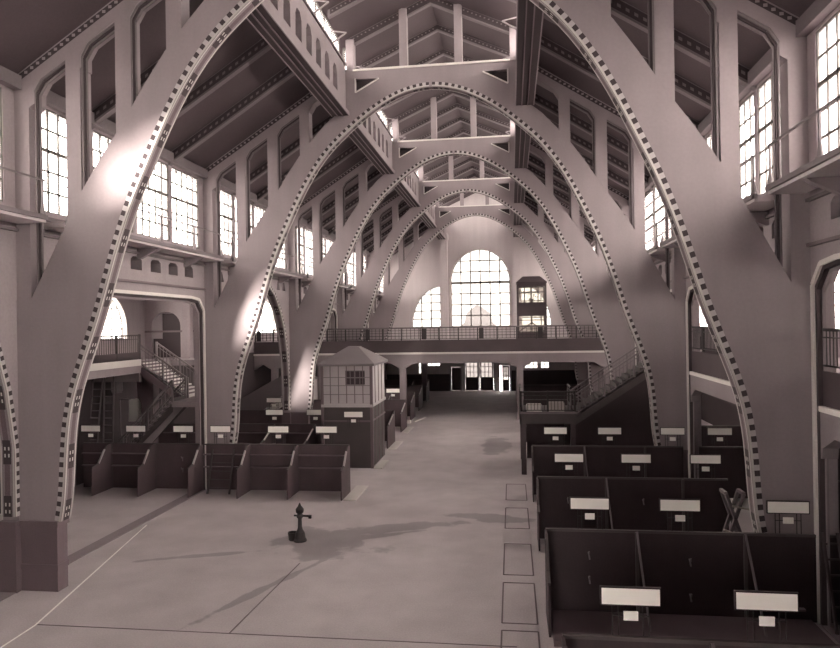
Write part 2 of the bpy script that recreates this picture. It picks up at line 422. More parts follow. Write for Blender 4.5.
# front wall behind the camera: gable slot shaped for sun patches, added fill window
FW = [[(-3.85, 18.75), (-.5, 18.75), (-.5, 20.9), (-3.85, 19.55)]]
FILL_WIN = [[(a, .9), (a + 4.4, .9), (a + 4.4, 4.9), (a, 4.9)] for a in (-2.2,)]
mb = MB()
mb.prism([(-17.3, 0), (17.3, 0), (17.3, 10.5), (10.9, 10.5), (10.9, 14.2), (3.9, 18.7), (3.9, 19.9), (0, 21.7), (-3.9, 19.9), (-3.9, 18.7), (-10.9, 14.2), (-10.9, 10.5), (-17.3, 10.5)], FW + FILL_WIN, 1, Y0 - .5, Y0, 'mid_wood')
struct(mb.build('wall_front'))  # unseen boards kept dark to cut the fill on the arch fronts
for o in FW: window(o, 1, Y0 - .25, 2, 2)
for o in FILL_WIN: window(o, 1, Y0 - .25, 6, 7, mg='fill_frosted_glass')  # unseen frosted window added to throw fill light on stalls and signs

# ------------------------------------------------------------------ arcade walls
def z_of(hw, prof):
    for (a, za), (b, zb) in zip(prof, prof[1:]):
        if b <= hw <= a: return za + (zb - za) * (a - hw) / (a - b)
    return prof[-1][1]
CURV = [(5.42, 0.0), (5.40, 2.0), (5.24, 4.0), (4.98, 5.6), (4.55, 7.0), (3.85, 8.2), (2.9, 9.1), (1.7, 9.7), (0, 10.0)]
def curve_open(yc):
    R = [(yc + h, z) for h, z in CURV]; L = [(yc - h, z) for h, z in CURV[:-1]]
    return L[::-1] + R[::-1] if False else [(yc - h, z + (.02 if z == 0 else 0)) for h, z in CURV] + [(yc + h, z + (.02 if z == 0 else 0)) for h, z in CURV[-2::-1]]
def cham_open(y0, y1, z1=8.62):
    return [(y0, .02), (y0, z1 - .55), (y0 + .45, z1 - .08), (y0 + 1.2, z1), (y1 - 1.2, z1), (y1 - .45, z1 - .08), (y1, z1 - .55), (y1, .02)]
BAYS = [(-1, AY(0) - BAY, AY(0)), (0, AY(0), AY(1)), (1, AY(1), AY(2)), (2, AY(2), AY(3)), (3, AY(3), AY(4)), (4, AY(4), AY(5)), (5, AY(5), YE)]
WZ0, WZ1 = 10.78, 13.9
def arcade(side):
    wl = MB(); op = {}
    holes = []
    for b, ya, yb in BAYS:
        a = ya + .95; yend = yb - .02
        if b >= 0 and b < 5:
            if side < 0 and b in (0, 2): o = curve_open((a + yb) / 2)
            elif side < 0 and b == 4: o = cham_open(a, yb - .05)
            else: o = cham_open(a, yb - .05)
            holes.append(o); op[b] = o
        elif b == 5:
            o = cham_open(a, yb - .6); holes.append(o); op[b] = o
        # oblong openings of the header wall under the walkway
        n = 7 if b < 5 else 5
        if not (side < 0 and b in (0, 2)):
            for i in range(n):
                c = a + 1.1 + i * 1.38
                holes.append([(c - .38, 9.44), (c + .38, 9.44), (c + .38, 9.82), (c + .22, 9.93), (c - .22, 9.93), (c - .38, 9.82)])
        else:
            for c in (a + .9, a + 1.9, yb - 1.9, yb - .9):
                holes.append([(c - .3, 9.44), (c + .3, 9.44), (c + .1, 9.93), (c - .15, 9.93)])
        nw = 4 if b < 5 else 3
        p = 2.65
        for i in range(nw):
            if side < 0 and b == -1: continue
            w0 = a + .05 + i * p; w1 = w0 + 2.4
            holes.append([(w0, WZ0), (w1, WZ0), (w1, WZ1), (w0, WZ1)])
            window([(w0, WZ0), (w1, WZ0), (w1, WZ1), (w0, WZ1)], 0, side * (XW + .07), 5, 5, w=.05, fw=.08, thick=(3,))
    wl.prism([(Y0, 0), (YE, 0), (YE, 14.4), (Y0, 14.4)], holes, 0, side * XW, side * (XW + .5), 'wall')
    o = struct(wl.build('wall_left' if side < 0 else 'wall_right'))
    # mouldings round the openings
    for b, ol in op.items():
        t = MB(); x = side * (XW - .02)
        if not (side < 0 and b in (0, 2)):
            c = sum(p[0] for p in ol) / len(ol)
            for off, w_, mm in ((.03, .06, 'ledge'), (.12, .12, 'dark_trim_shade'), (.20, .05, 'concrete')):
                pts = [(p[0] + (off if p[0] < c else -off), p[1] - (off if p[1] > 1 else 0)) for p in ol]
                for p, q in zip(pts, pts[1:]): t.bar((x + side * (off - .02), *p), (x + side * (off - .02), *q), .12, mm, w_, up=(1, 0, 0))
        else:
            # patterned soffit and dotted edge on the curved openings
            s0 = soff = MB(); 
            ornament(t, ol, side)
        struct(t.build('trim_%s_opening_%d' % ('left' if side < 0 else 'right', b + 1)))
    t = MB(); a = side * (XW - .05); a_, b_ = sorted((side * (XW - .10), side * (XW + .02)))
    t.box(a_, b_, Y0, YE, 10.50, 10.62, 'rafter'); t.box(a_, b_, Y0, YE, 10.02, 10.10, 'rafter'); t.box(a_, b_, Y0, YE, 14.0, 14.12, 'ledge')
    for b, ya, yb in BAYS:
        if side < 0 and b in (0, 2): continue
        if b in (-1,): continue
        t.box(a_, b_, ya + .95, yb, 8.95, 9.03, 'plinth')
    struct(t.build('trim_%s_cornice' % ('left' if side < 0 else 'right')))

def resample(pts, step):
    out = []; acc = 0.0
    segs = [((Vector(a)), (Vector(b))) for a, b in zip(pts, pts[1:])]
    tot = sum((b - a).length for a, b in segs); n = int(tot / step)
    d = 0; k = 0; base = 0
    for i in range(n + 1):
        t = i * step
        while k < len(segs) - 1 and t > base + (segs[k][1] - segs[k][0]).length:
            base += (segs[k][1] - segs[k][0]).length; k += 1
        a, b = segs[k]; L = (b - a).length
        out.append((a.lerp(b, min(1, (t - base) / L)), (b - a).normalized()))
    return out
def dots_on(mb, pts2, to3, sgn, pitch=.25, m1='black_paint', m2='white_paint'):
    """white edge line and a row of dark squares alternating with white ones; to3(u,v,proud)"""
    rs = resample(pts2, pitch / 2)
    for i in range(len(rs) - 1):
        (p, d), (q, e) = rs[i], rs[i+1]
        n1 = Vector((-d.y, d.x)) * sgn; n2 = Vector((-e.y, e.x)) * sgn
        def quad(o0, o1, m, pr):
            mb.poly([to3(*(p + n1*o0), pr), to3(*(q + n2*o0), pr), to3(*(q + n2*o1), pr), to3(*(p + n1*o1), pr)], m)
        quad(0, .055, m2, .012)
        quad(.055, .18, m1 if i % 2 else 'pale_square', .012)
def soffit_on(mb, pts2, to3, sgn, depth, proud=.012):
    """ornament on the curved under-surface: mosaic fields and groups of white blocks"""
    unit = .097; rs = resample(pts2, unit)
    def quad(i, j, d0, d1, m, pr=proud):
        if j >= len(rs): return
        (p, d), (q, e) = rs[i], rs[j]
        n1 = Vector((d.y, -d.x)) * sgn * pr; n2 = Vector((e.y, -e.x)) * sgn * pr
        mb.poly([to3(*(p + n1), d0), to3(*(q + n2), d0), to3(*(q + n2), d1), to3(*(p + n1), d1)], m)
    D = depth
    for i in range(0, len(rs) - 1):
        quad(i, i + 1, .0, .05, 'white_paint'); quad(i, i + 1, D - .05, D, 'white_paint')
        k = i % 16
        quad(i, i + 1, .05, D - .05, 'grey_mosaic')
        if k in (5, 15, 0, 4): quad(i, i + 1, .09, D - .09, 'black_paint', proud + .004)
        if k in (1, 2, 3):
            m_ = D / 2
            quad(i, i + 1, .09, D - .09, 'dark_band', proud + .004)
            if k in (1, 3):
                quad(i, i + 1, .13, m_ - .035, 'white_paint', proud + .008); quad(i, i + 1, m_ + .035, D - .13, 'white_paint', proud + .008)
        if k > 5 and k < 15: quad(i, i + 1, .13, D - .13, 'mosaic_field', proud + .004)
def ornament(mb, ol, side):
    L = [p for p in ol]
    mid = len(L) // 2
    Rr = L[mid:][::-1]     # far side from the floor upward
    Rr = [p for p in Rr if p[1] > 2.1] ; Rr = [(Rr[0][0], 2.1)] + Rr
    Ll = [p for p in L[:mid+1] if p[1] > 2.1]; Ll = [(Ll[0][0], 2.1)] + Ll
    for pts, sg in ((Rr, -1), (Ll, 1)):
        dots_on(mb, pts, lambda u, v, pr: (side * (XW - pr), u, v), sg)
        soffit_on(mb, pts, lambda u, v, d: (side * (XW + d), u, v), sg, .42)
        e = pts[0][0]; mb.box(*sorted((side * (XW - .03), side * (XW + .52))), *sorted((e + .03 * (-1 if sg < 0 else 1), e + .5 * (1 if sg < 0 else -1))), 0, 1.96, 'plinth')
arcade(-1); arcade(1)

# ------------------------------------------------------------------ roof
def roof_side(side):
    pts = [(side * 10.95, ROOF(10.95)), (side * 3.9, ROOF(3.9)), (side * 3.9, ROOF(3.9) + .25), (side * 10.95, ROOF(10.95) + .25)]
    o = struct(MB().prism(pts, [], 1, Y0, YE, 'roof').build('ceiling_left' if side < 0 else 'ceiling_right'))
    for b, ya, yb in BAYS:
        ys = [ya + .95 + 2.65 * k - .10 for k in range(1, 4)] if b < 5 else [ya + 3.5, ya + 6.2]
        for y in ys:
            r = MB(); x0, x1 = 10.4, 4.0; h = .46; w = .24
            prof = [(side * x0, ROOF(x0)), (side * x1, ROOF(x1)), (side * x1, ROOF(x1) - h), (side * x0, ROOF(x0) - h)]
            r.prism(prof, [], 1, y - w/2, y + w/2, 'rafter')
            # dark painted frieze with pale lozenges on the side facing down the hall
            def P(x, dz, pr): return (side * x, y - w/2 - pr, ROOF(x) + dz)
            r.poly([P(x0, -.04, .006), P(x1, -.04, .006), P(x1, -.38, .006), P(x0, -.38, .006)], 'dark_band')
            n = 26
            for i in range(n):
                c = x0 - (x0 - x1) * (i + .5) / n; e = .055
                r.poly([P(c - e, -.17 , .012), P(c + e, -.17, .012), P(c + e, -.27, .012), P(c - e, -.27, .012)], 'rafter')
            r.build('rafter', o)
    pl = MB()
    for z_off, xx in ((0, 10.25),):
        pl.box(*sorted((side * 10.42, side * 10.15)), Y0, YE, 13.98, 14.36, 'rafter')
    pl.build('wall_plate', o)
    return o
roof_side(-1); roof_side(1)
LZ = lambda x: 19.85 + .45 * (3.9 - abs(x))
o = MB()
for s in (-1, 1):
    o.prism([(0, LZ(0)), (s * 4.3, LZ(4.3)), (s * 4.3, LZ(4.3) + .2), (0, LZ(0) + .2)], [], 1, Y0, YE, 'roof')
lan = struct(o.build('ceiling_lantern'))
for b, ya, yb in BAYS:
    for k in range(4):
        y = ya + .35 + 2.94 * k
        if y > YE - .5: continue
        r = MB(); h = .3 if k else .4; w = .2
        r.prism([(-3.8, LZ(3.8)), (0, LZ(0)), (3.8, LZ(3.8)), (3.8, LZ(3.8) - h), (0, LZ(0) - h), (-3.8, LZ(3.8) - h)], [], 1, y, y + w, 'rafter')
        for s in (-1, 1):
            r.poly([(s * 3.7, y - .006, LZ(3.7) - .03), (s * .0, y - .006, LZ(0) - .03), (s * .0, y - .006, LZ(0) - h + .07), (s * 3.7, y - .006, LZ(3.7) - h + .07)], 'dark_band')
            for i in range(20):
                c = s * (.2 + 3.4 * i / 19)
                r.poly([(c - .035, y - .010, LZ(c) - .10), (c + .035, y - .010, LZ(c) - .10), (c + .035, y - .010, LZ(c) - .16), (c - .035, y - .010, LZ(c) - .16)], 'rafter')
        r.build('lantern_rafter', lan)
# skylight beams and lantern glazing, bay by bay
for side, sn in ((-1, 'left'), (1, 'right')):
    for b, ya, yb in BAYS:
        if b < 1: continue
        y0, y1 = ya + .9, yb
        if b < 5: lab = 'pierced concrete skylight girder on the %s, running up to the %s arch' % (sn, ORD[b + 1])
        else: lab = 'pierced concrete skylight girder on the %s, running from the farthest arch to the end wall' % sn
        if b == -1: lab = 'pierced concrete skylight girder on the %s, behind the viewpoint' % sn
        t = thing('skylight_girder', lab, 'girder', (side * 3.99, y0, 16.55), None)
        bm_ = MB(); holes = []
        n = int((y1 - y0 - 1.2) / 1.22)
        st = (y1 - y0 - n * 1.22) / 2
        for i in range(n):
            c = st + (i + .5) * 1.22
            holes.append([(c - .34, .50), (c + .34, .50), (c + .34, 1.25), (c + .16, 1.5), (c - .16, 1.5), (c - .34, 1.25)])
        bm_.prism([(0, 0), (y1 - y0, 0), (y1 - y0, 2.05), (0, 2.05)], holes, 0, -.25, .25, 'concrete')
        bm_.build('web', t)
        f = MB(); f.box(-.36, .36, 0, y1 - y0, -.10, .02, 'dark_band'); f.box(-.40, -.36, 0, y1 - y0, -.12, .05, 'concrete'); f.box(.36, .40, 0, y1 - y0, -.12, .05, 'concrete'); f.box(-.14, -.10, 0, y1 - y0, -.14, -.1, 'plinth'); f.box(.10, .14, 0, y1 - y0, -.14, -.1, 'plinth'); f.box(-.30, -.26, 0, y1 - y0, .06, .14, 'plinth'); f.box(.26, .30, 0, y1 - y0, .06, .14, 'plinth')
        f.build('bottom_flange', t)
        f = MB(); f.box(-.33, .33, 0, y1 - y0, 2.05, 2.13, 'rafter'); f.build('top_ledge', t)
        k = 0
        while k * 2.65 + .6 < y1 - y0:
            y = k * 2.65 + .6
            br = MB(); br.bar((-side * .25, y, 2.1), (-side * .88, y, 2.5), .05, 'grey_iron'); br.bar((-side * .25, y, 2.62), (-side * .88, y, 2.5), .04, 'grey_iron'); k += 1
            br.build('bracket', t)
        nP = 9 if b < 5 else 7
        window([(y0, 18.68), (y1, 18.68), (y1, 19.82), (y0, 19.82)], 0, side * 4.02, nP, 1, w=.05, fw=.08)
struct(MB().box(-4.1, -3.95, Y0, AY(1), 18.6, 19.9, 'wall').build('wall_lantern_blocker'))  # unseen panel added to block lantern light from the right-hand arch fronts
for side in (1,): window([(Y0, 18.68), (AY(1), 18.68), (AY(1), 19.82), (Y0, 19.82)], 0, side * 4.02, 18, 1, w=.05, fw=.08)

# ------------------------------------------------------------------ transverse arches
OPENINGS = [(9.78, 8.83), (8.36, 7.35), (6.90, 5.86), (5.42, 4.5)]
POSTX = [(10.4, 9.96), (8.83, 8.40), (7.35, 6.90), (5.86, 5.42)]
arch0 = None
TH = .42
def build_arch(i):
    t = thing('concrete_arch', '', 'arch', (0, AY(i), 0), 'great concrete arches over the nave')
    rib = MB()
    inn = INTR
    out_r = [(XW, 1.95), (XW, 8.1), (9.96, 8.1)] + EXT[1:] + [(3.98, 18.36), (3.4, 18.36)]
    out_l = [(-x, z) for x, z in out_r]
    outer = [(x, z) for x, z in out_r] + [(-x, z) for x, z in out_r[::-1]] + [(-x, z) for x, z in inn] + [(x, z) for x, z in inn[::-1][1:]]
    tri = [[(s * 3.3, 18.02), (s * 2.25, 17.98), (s * 3.3, 17.42)] for s in (-1, 1)]
    rib.prism(outer, tri, 1, 0, TH, 'concrete')
    rib.build('arch_rib', t)
    for s in (-1, 1):
        d = MB()
        pts = [(s * x, z) for x, z in inn]
        dots_on(d, pts, lambda u, v, pr: (u, -pr, v), -s, .275)
        d.build('dotted_band', t, 'band of alternating dark and white squares along the arch edge')
        so = MB()
        soffit_on(so, [(s * x, z) for x, z in inn], lambda u, v, dd: (u, dd, v), -s, TH)
        so.build('patterned_soffit', t, 'ornamented underside with white blocks and mottled panels')
    for s in (-1, 1):
        n = MB()
        for a, b in ((tri[0][0], tri[0][2]), (tri[0][2], tri[0][1])):
            n.bar((-s * a[0], -.02, a[1]), (-s * b[0], -.02, b[1]), .05, 'ledge', .05)
        n.build('niche_moulding', t)
        MB().box(*sorted((s * 2.2, s * 3.34)), .25, .29, 17.4, 18.05, 'dark_band').build('niche_back', t, 'dark sunk triangle')  # dark back plate paints in the shade of the recess
        pl = MB(); a, b = 9.22, 10.46
        pl.box(*sorted((s * a, s * b)), -.05, TH + .05, 1.80, 1.96, 'plinth')
        pl.box(*sorted((s * 9.27, s * 10.42)), -.0, TH + .02, .75, 1.80, 'plinth')
        pl.box(*sorted((s * 9.24, s * 10.44)), -.03, TH + .03, .60, .75, 'plinth')
        pl.box(*sorted((s * 9.27, s * 10.42)), .0, TH + .02, .0, .60, 'plinth')
        pl.build('plinth', t, 'dark brown tiled plinth')
        # sloping roof beam with chamfered window heads
        rb = MB()
        zt = lambda x: ROOF(x); zb = lambda x: ROOF(x) - .62
        o = [(XW, zt(XW)), (3.98, zt(3.98)), (3.98, zb(3.98)-.1), (4.5, zb(4.5) - .1)]
        for (xa, xb), (pa, pb) in zip(OPENINGS[::-1], [(5.42, 5.86), (6.9, 7.35), (8.4, 8.83), (9.96, 10.4)]):
            o += [(xb, zb(xb)), (xa - .2, zb(xa - .2)), (xa, zb(xa) - .2), (xa, zb(xa) - .55), (pb - (.0 if pb < 10 else 0), zb(pb) - .55)]
        if True:
            rb.prism([(s * x, z) for x, z in o], [], 1, .02, .52, 'concrete')
        # dotted frieze on it
        rb.poly([(s*10.3, .014, ROOF(10.3)-.05), (s*4.1, .014, ROOF(4.1)-.05), (s*4.1, .014, ROOF(4.1)-.24), (s*10.3, .014, ROOF(10.3)-.24)], 'dark_band')
        for k in range(34):
            c = 10.2 - 6.0 * k / 33
            rb.poly([(s*(c-.05), .008, ROOF(c)-.10), (s*(c+.05), .008, ROOF(c)-.10), (s*(c+.05), .008, ROOF(c)-.18), (s*(c-.05), .008, ROOF(c)-.18)], 'concrete')
        rb.build('roof_beam', t)
        for (xa, xb) in POSTX:
            p = MB()
            z_in, z_out = ext_z(xb), ext_z(xa)
            top_a, top_b = zb(xa) - .55, zb(xb) - .55
            p.prism([(s * xa, (8.1 if xa > 10 else z_out)), (s * xa, top_a), (s * xb, top_b), (s * xb, (8.1 if xa > 10 else z_in))], [], 1, .02, .52, 'concrete')
            p.build('post', t)
        # mouldings inside the openings (outboard jamb and head)
        for (xa, xb) in OPENINGS[:3]:
            m_ = MB()
            lo = ext_z(xa)
            path = [(xa, lo), (xa, zb(xa) - .2), (xa - .2, zb(xa - .2)), (xb, zb(xb))]
            for off, mm, w_ in ((.03, 'rafter', .04), (.08, 'dark_band', .05), (.13, 'rafter', .03)):
                pp = [(x - off, z - (off if k > 0 else 0)) for k, (x, z) in enumerate(path)]
                for a, b in zip(pp, pp[1:]): m_.bar((s * a[0], .03 + off * .5, a[1]), (s * b[0], .03 + off * .5, b[1]), w_, mm, .06)
            m_.build('opening_moulding', t)
    # tie above the crown with two lantern posts
    tb = MB(); tb.box(-3.4, 3.4, -.04, TH + .04, 18.36, 18.44, 'ledge'); tb.build('tie_ledge', t)
    for x in (-1.2, 1.2):
        MB().box(x - .17, x + .17, .2, .6, 18.44, LZ(x) - .02, 'concrete').build('lantern_post', t)
    for s in (-1, 1):
        MB().box(*sorted((s * 3.4, s * 3.75)), .2, .6, 18.44, 19.85, 'concrete').build('lantern_post', t)
    return t
arch0 = build_arch(1)
arch0['label'] = 'nearest great concrete arch, its crown cut off above the picture'
AL = {2: 'second great concrete arch, first one whose whole crown shows', 3: 'third great concrete arch, between the second arch and the smaller ones behind',
      4: 'fourth great concrete arch, just in front of the end gallery', 5: 'farthest great concrete arch, behind the end gallery railing before the bright end wall'}
for i in range(2, 6):
    c = copy_tree(arch0); c.location = (0, AY(i), 0); c['label'] = AL[i]

# clerestory walkways
for side, sn in ((-1, 'left'), (1, 'right')):
    for b, ya, yb in BAYS:
        if b < 0: continue
        y0, y1 = ya + .9, yb - .02
        where = ('between the %s and %s arches' % (ORD[b], ORD[b + 1])) if 0 < b < 5 else ('in front of the nearest arch' if b == 0 else 'beyond the farthest arch')
        t = thing('clerestory_walkway', 'narrow railed walkway under the %s clerestory windows, %s' % (sn, where), 'walkway', (side * XW, y0, 10.35))
        sl = MB(); L = y1 - y0
        sl.box(*sorted((-side * .10, -side * .95)), .0, L, -.12, .05, 'stone')
        sl.box(*sorted((-side * .88, -side * 1.02)), 0, L, -.04, .08, 'grey_iron')
        sl.build('slab', t)
        r = MB(); k = 0
        x = -side * .93
        while k <= 4:
            y = .1 + (L - .2) * k / 4
            r.bar((x, y, .05), (x, y, 1.05), .045, 'grey_iron'); r.lathe([(.11, .05), (.07, .14), (.03, .42), (.028, .5)], (x, y, 0), 'grey_iron', 8); k += 1
        r.bar((x, 0, 1.05), (x, L, 1.05), .045, 'grey_iron')
        r.build('railing', t)
        for k in range(3):
            y = L * (k + .5) / 3
            c = MB(); c.prism([(0, -.12), (-side * .85, -.12), (-side * .75, -.2), (-side * .12, -.5), (0, -.5)], [], 1, y - .09, y + .09, 'concrete'); c.build('bracket', t)

# ------------------------------------------------------------------ galleries
def gal_rail(mb, p, q, z0=6.05, z1=6.97, m='iron'):
    rail(mb, p, q, z0, z1, m, step=.17, posts=1.9, w=.022)
# right gallery: longitudinal, behind the arcade
t = thing('side_gallery', 'right side gallery with a pale ledge, seen through the wall openings', 'gallery', (0, 0, 0))
d = MB(); d.box(10.55, 16.98, Y0 + .05, 33.0, 5.30, 5.6, 'concrete'); d.build('deck', t)
d = MB(); d.box(10.42, 10.72, Y0 + .05, 33.0, 5.05, 5.18, 'ledge'); d.box(10.45, 10.75, Y0 + .05, 33.0, 4.62, 5.05, 'concrete'); d.build('ledge', t, 'pale ledge')
for b in (0, 1):
    ya, yb = AY(b) + .95, AY(b + 1) - .05
    r = MB(); r.box(10.52, 10.58, ya, yb, 5.18, 6.0, 'kiosk_dark'); gal_rail(r, (10.55, ya), (10.55, yb)); r.build('railing', t)
for y in (8.0, 14.4, 20.0, 26.5):
    MB().box(12.6, 13.0, y - .2, y + .2, 0, 5.3, 'concrete').build('column', t)
# under-beams with chamfer showing in the openings
c = MB()
for b in (0, 1):
    ya, yb = AY(b) + .95, AY(b + 1) - .05
    c.prism([(ya, 3.9), (ya, 4.62), (yb, 4.62), (yb, 3.9), (yb - .25, 3.95), (yb - .3, 4.2), (yb - .9, 4.5), (ya + .9, 4.5), (ya + .3, 4.2), (ya + .25, 3.95)], [], 0, 10.45, 10.8, 'concrete')
c.build('chamfered_beam', t)
# left gallery along the outer wall
t = thing('side_gallery', 'left side gallery ending at a staircase, seen through the near left opening', 'gallery')
MB().box(-16.98, -14.55, Y0 + .05, 33.9, 5.3, 5.6, 'concrete').build('deck', t)
MB().box(-14.6, -14.42, Y0 + .05, 30.8, 5.5, 5.8, 'ledge').box(-14.58, -14.45, Y0 + .05, 30.8, 5.15, 5.5, 'concrete').build('ledge', t, 'pale ledge')
r = MB(); gal_rail(r, (-14.5, 4.0), (-14.5, 30.8), 5.8, 6.95, 'mid_wood'); r.box(-14.53, -14.48, 4, 30.8, 5.8, 6.15, 'kiosk_dark'); r.build('railing', t)
for y in (14, 19.5, 25, 32.5):
    MB().prism([(-15.35, 0), (-14.75, 0), (-14.6, 4.7), (-14.5, 5.3), (-15.6, 5.3), (-15.5, 4.7)], [], 1, y - .3, y + .3, 'plinth').build('column', t)
MB().box(-16.98, -14.6, 30.9, 31.1, 4.7, 5.3, 'concrete').build('cross_beam', t)

def stair(t, p0, p1, ya, yb, m='concrete', mstr='mid_wood', nstep=12, railing=True, rails=('front', 'back'), mrail='grey_iron'):
    """flight in the transverse plane from p0=(x,z) low to p1 high, between ya and yb"""
    st = MB(); (x0, z0), (x1, z1) = p0, p1
    for k in range(nstep):
        xa = x0 + (x1 - x0) * k / nstep; xb = x0 + (x1 - x0) * (k + 1) / nstep; z = z0 + (z1 - z0) * (k + 1) / nstep
        st.box(*sorted((xa, xb + (xb - xa) * .15)), ya + .08, yb - .08, z - .06, z, m)
        st.box(*sorted((xb, xb + .02)), ya + .08, yb - .08, z - .06, z + (z1 - z0) / nstep - .06, mstr)
    st.build('steps', t)
    for y in (ya, yb - .08):
        s_ = MB(); s_.prism([(x0, z0 - .1), (x1, z1 - .1), (x1, z1 - .48), (x0, z0 - .48 if z0 > 1 else z0)], [], 1, y, y + .08, mstr); s_.build('stringer', t)
    s_ = MB(); s_.prism([(x0, z0 - .2), (x1, z1 - .2), (x1, z1 - .3), (x0, z0 - .3)], [], 1, ya + .08, yb - .08, m); s_.build('soffit', t)
    for w in rails:
        y = ya + .04 if w == 'front' else yb - .04
        r = MB(); rail(r, (x0, y), (x1, y), z0 - .05, z0 + .95, mrail, step=.17, posts=1.3, zq=z1 - z0, w=.022); r.build('railing', t)

t = thing('staircase', 'left staircase of two flights between the side gallery and the stalls', 'staircase', (0, 0, 0))
stair(t, (-12.2, 3.9), (-14.7, 5.6), 31.0, 32.8, m='ledge', mstr='plinth')
d = MB(); d.box(-12.25, -11.0, 29.5, 32.8, 3.65, 3.9, 'concrete'); d.build('landing', t)
r = MB(); rail(r, (-11.05, 29.55), (-11.05, 32.75), 3.9, 4.85, 'iron'); r.build('railing', t)
stair(t, (-15.9, 0.0), (-12.2, 3.9), 29.5, 30.9, nstep=18, m='concrete')
for x in (-11.1, -12.1): MB().box(x - .1, x + .1, 32.5, 32.7, 0, 3.65, 'plinth').build('support_post', t)

# right staircase with landing
t = thing('staircase', 'right staircase climbing from a railed landing beside the aisle to the gallery', 'staircase', (0, 0, 0))
stair(t, (6.2, 2.85), (10.35, 5.6), 33.0, 35.2, nstep=15, m='mid_wood')
d = MB(); d.box(3.65, 6.25, 33.0, 37.0, 2.60, 2.85, 'mid_wood'); d.build('landing', t)
d = MB(); d.box(3.62, 6.25, 32.9, 33.05, 2.45, 3.0, 'mid_wood'); d.box(3.6, 6.25, 32.86, 32.92, 2.92, 3.02, 'grey_iron'); d.box(3.6, 3.72, 32.9, 37, 2.45, 3.0, 'mid_wood'); d.build('landing_edge', t)
r = MB(); rail(r, (3.68, 33.0), (6.2, 33.0), 3.0, 3.95, 'iron'); rail(r, (3.68, 33), (3.68, 37), 3.0, 3.95, 'iron'); r.build('railing', t); r = MB(); rail(r, (6.2, 35.3), (6.2, 37), 3.0, 3.95, 'iron'); r.build('railing', t)
for x, y in ((3.78, 33.1), (3.78, 36.8), (6.1, 36.8), (6.1, 33.15)): MB().box(x - .12, x + .12, y - .12, y + .12, 0, 2.6, 'kiosk_dark').build('support_post', t)
stair(t, (10.0, 0.0), (6.2, 2.85), 35.4, 37.0, nstep=15, m='mid_wood', rails=('back',))
MB().prism([(6.3, 0), (10.3, 0), (10.3, 5.0), (6.3, 2.4)], [], 1, 35.22, 35.27, 'dark_wood').build('flight_shade_panel', t, 'dark boarding under the upper flight')  # dark sheet added where only shade lies below the flight
MB().box(4.0, 10.3, 37.05, 37.1, 0, 2.6, 'dark_wood').build('rear_shade_panel', t, 'dark boarding under the landing and flight')  # another dark sheet in place of the shade behind the landing
# goods left on the landing
tag(MB().box(3.95, 4.7, 34.0, 34.5, 2.86, 3.2, 'cloth').box(3.98, 4.67, 34.03, 34.47, 3.2, 3.24, 'light_wood').build('crate'), 'pale closed crate on the stair landing beside the aisle', 'crate')
tag(MB().box(5.0, 5.8, 34.2, 34.8, 2.86, 3.05, 'light_wood').box(5.0, 5.8, 34.2, 34.24, 3.05, 3.3, 'light_wood').box(5.0, 5.8, 34.76, 34.8, 3.05, 3.3, 'light_wood').build('slatted_box'), 'open shallow slatted box on the stair landing near the steps', 'box')

# end gallery
t = thing('end_gallery', 'wide balcony with dark lattice railing spanning the hall below the end window', 'gallery')
MB().box(-16.98, 16.98, 51.75, 73.5, 5.3, 5.6, 'concrete').build('deck', t)
MB().box(-16.9, 16.9, 51.68, 51.85, 5.14, 6.08, 'kiosk_dark').build('fascia', t, 'dark boarded parapet')
MB().box(-16.9, 16.9, 51.56, 51.85, 5.00, 5.14, 'ledge').build('ledge', t, 'pale ledge line')
c = MB()
cols = [-15.3, -10.2, -5.05, 3.85, 10.2, 15.3]
zb_, zt_ = 4.0, 5.00
pts = [(-16.9, zt_), (16.9, zt_), (16.9, 3.9)]
for x in cols[::-1]:
    pts += [(x + .9, 4.32), (x + .3, 3.95), (x - .3, 3.95), (x - .9, 4.32)]
pts += [(-16.9, 3.9)]
c.prism(pts, [], 1, 51.68, 52.1, 'concrete'); c.build('beam', t)
for x in cols: MB().box(x - .24, x + .24, 51.7, 52.12, 0, 3.95, 'concrete').build('column', t)
for x in cols: MB().box(x - .24, x + .24, 64.5, 64.95, 0, 5.3, 'concrete').build('column', t)
r = MB(); x = -16.8
rail(r, (-16.8, 51.75), (16.8, 51.75), 6.08, 7.0, 'iron', step=.30, posts=1.45, w=.035)
k = 0
while x < 16.6:       # diagonal lattice and solid panels between posts
    if k % 3 == 0: r.box(x + .1, x + .45, 51.73, 51.77, 6.12, 6.95, 'iron')
    r.bar((x + .05, 51.75, 6.4), (x + 1.4, 51.75, 6.4), .04, 'iron'); r.bar((x + .05, 51.75, 6.62), (x + 1.4, 51.75, 6.62), .03, 'iron')
    x += 1.461; k += 1
r.build('railing', t)
rail_cap = MB(); rail_cap.box(-16.9, 16.9, 51.68, 51.82, 6.98, 7.07, 'grey_iron'); rail_cap.build('handrail', t)

dl = MB(); dl.box(-16.0, -14.95, 35.8, 35.86, 5.62, 8.1, 'dark_wood'); dl.box(-16.55, -16.0, 35.8, 35.86, 5.62, 6.7, 'dark_wood')  # dark panels standing in for the unlit room behind the doorway
struct(dl.build('door_4'))
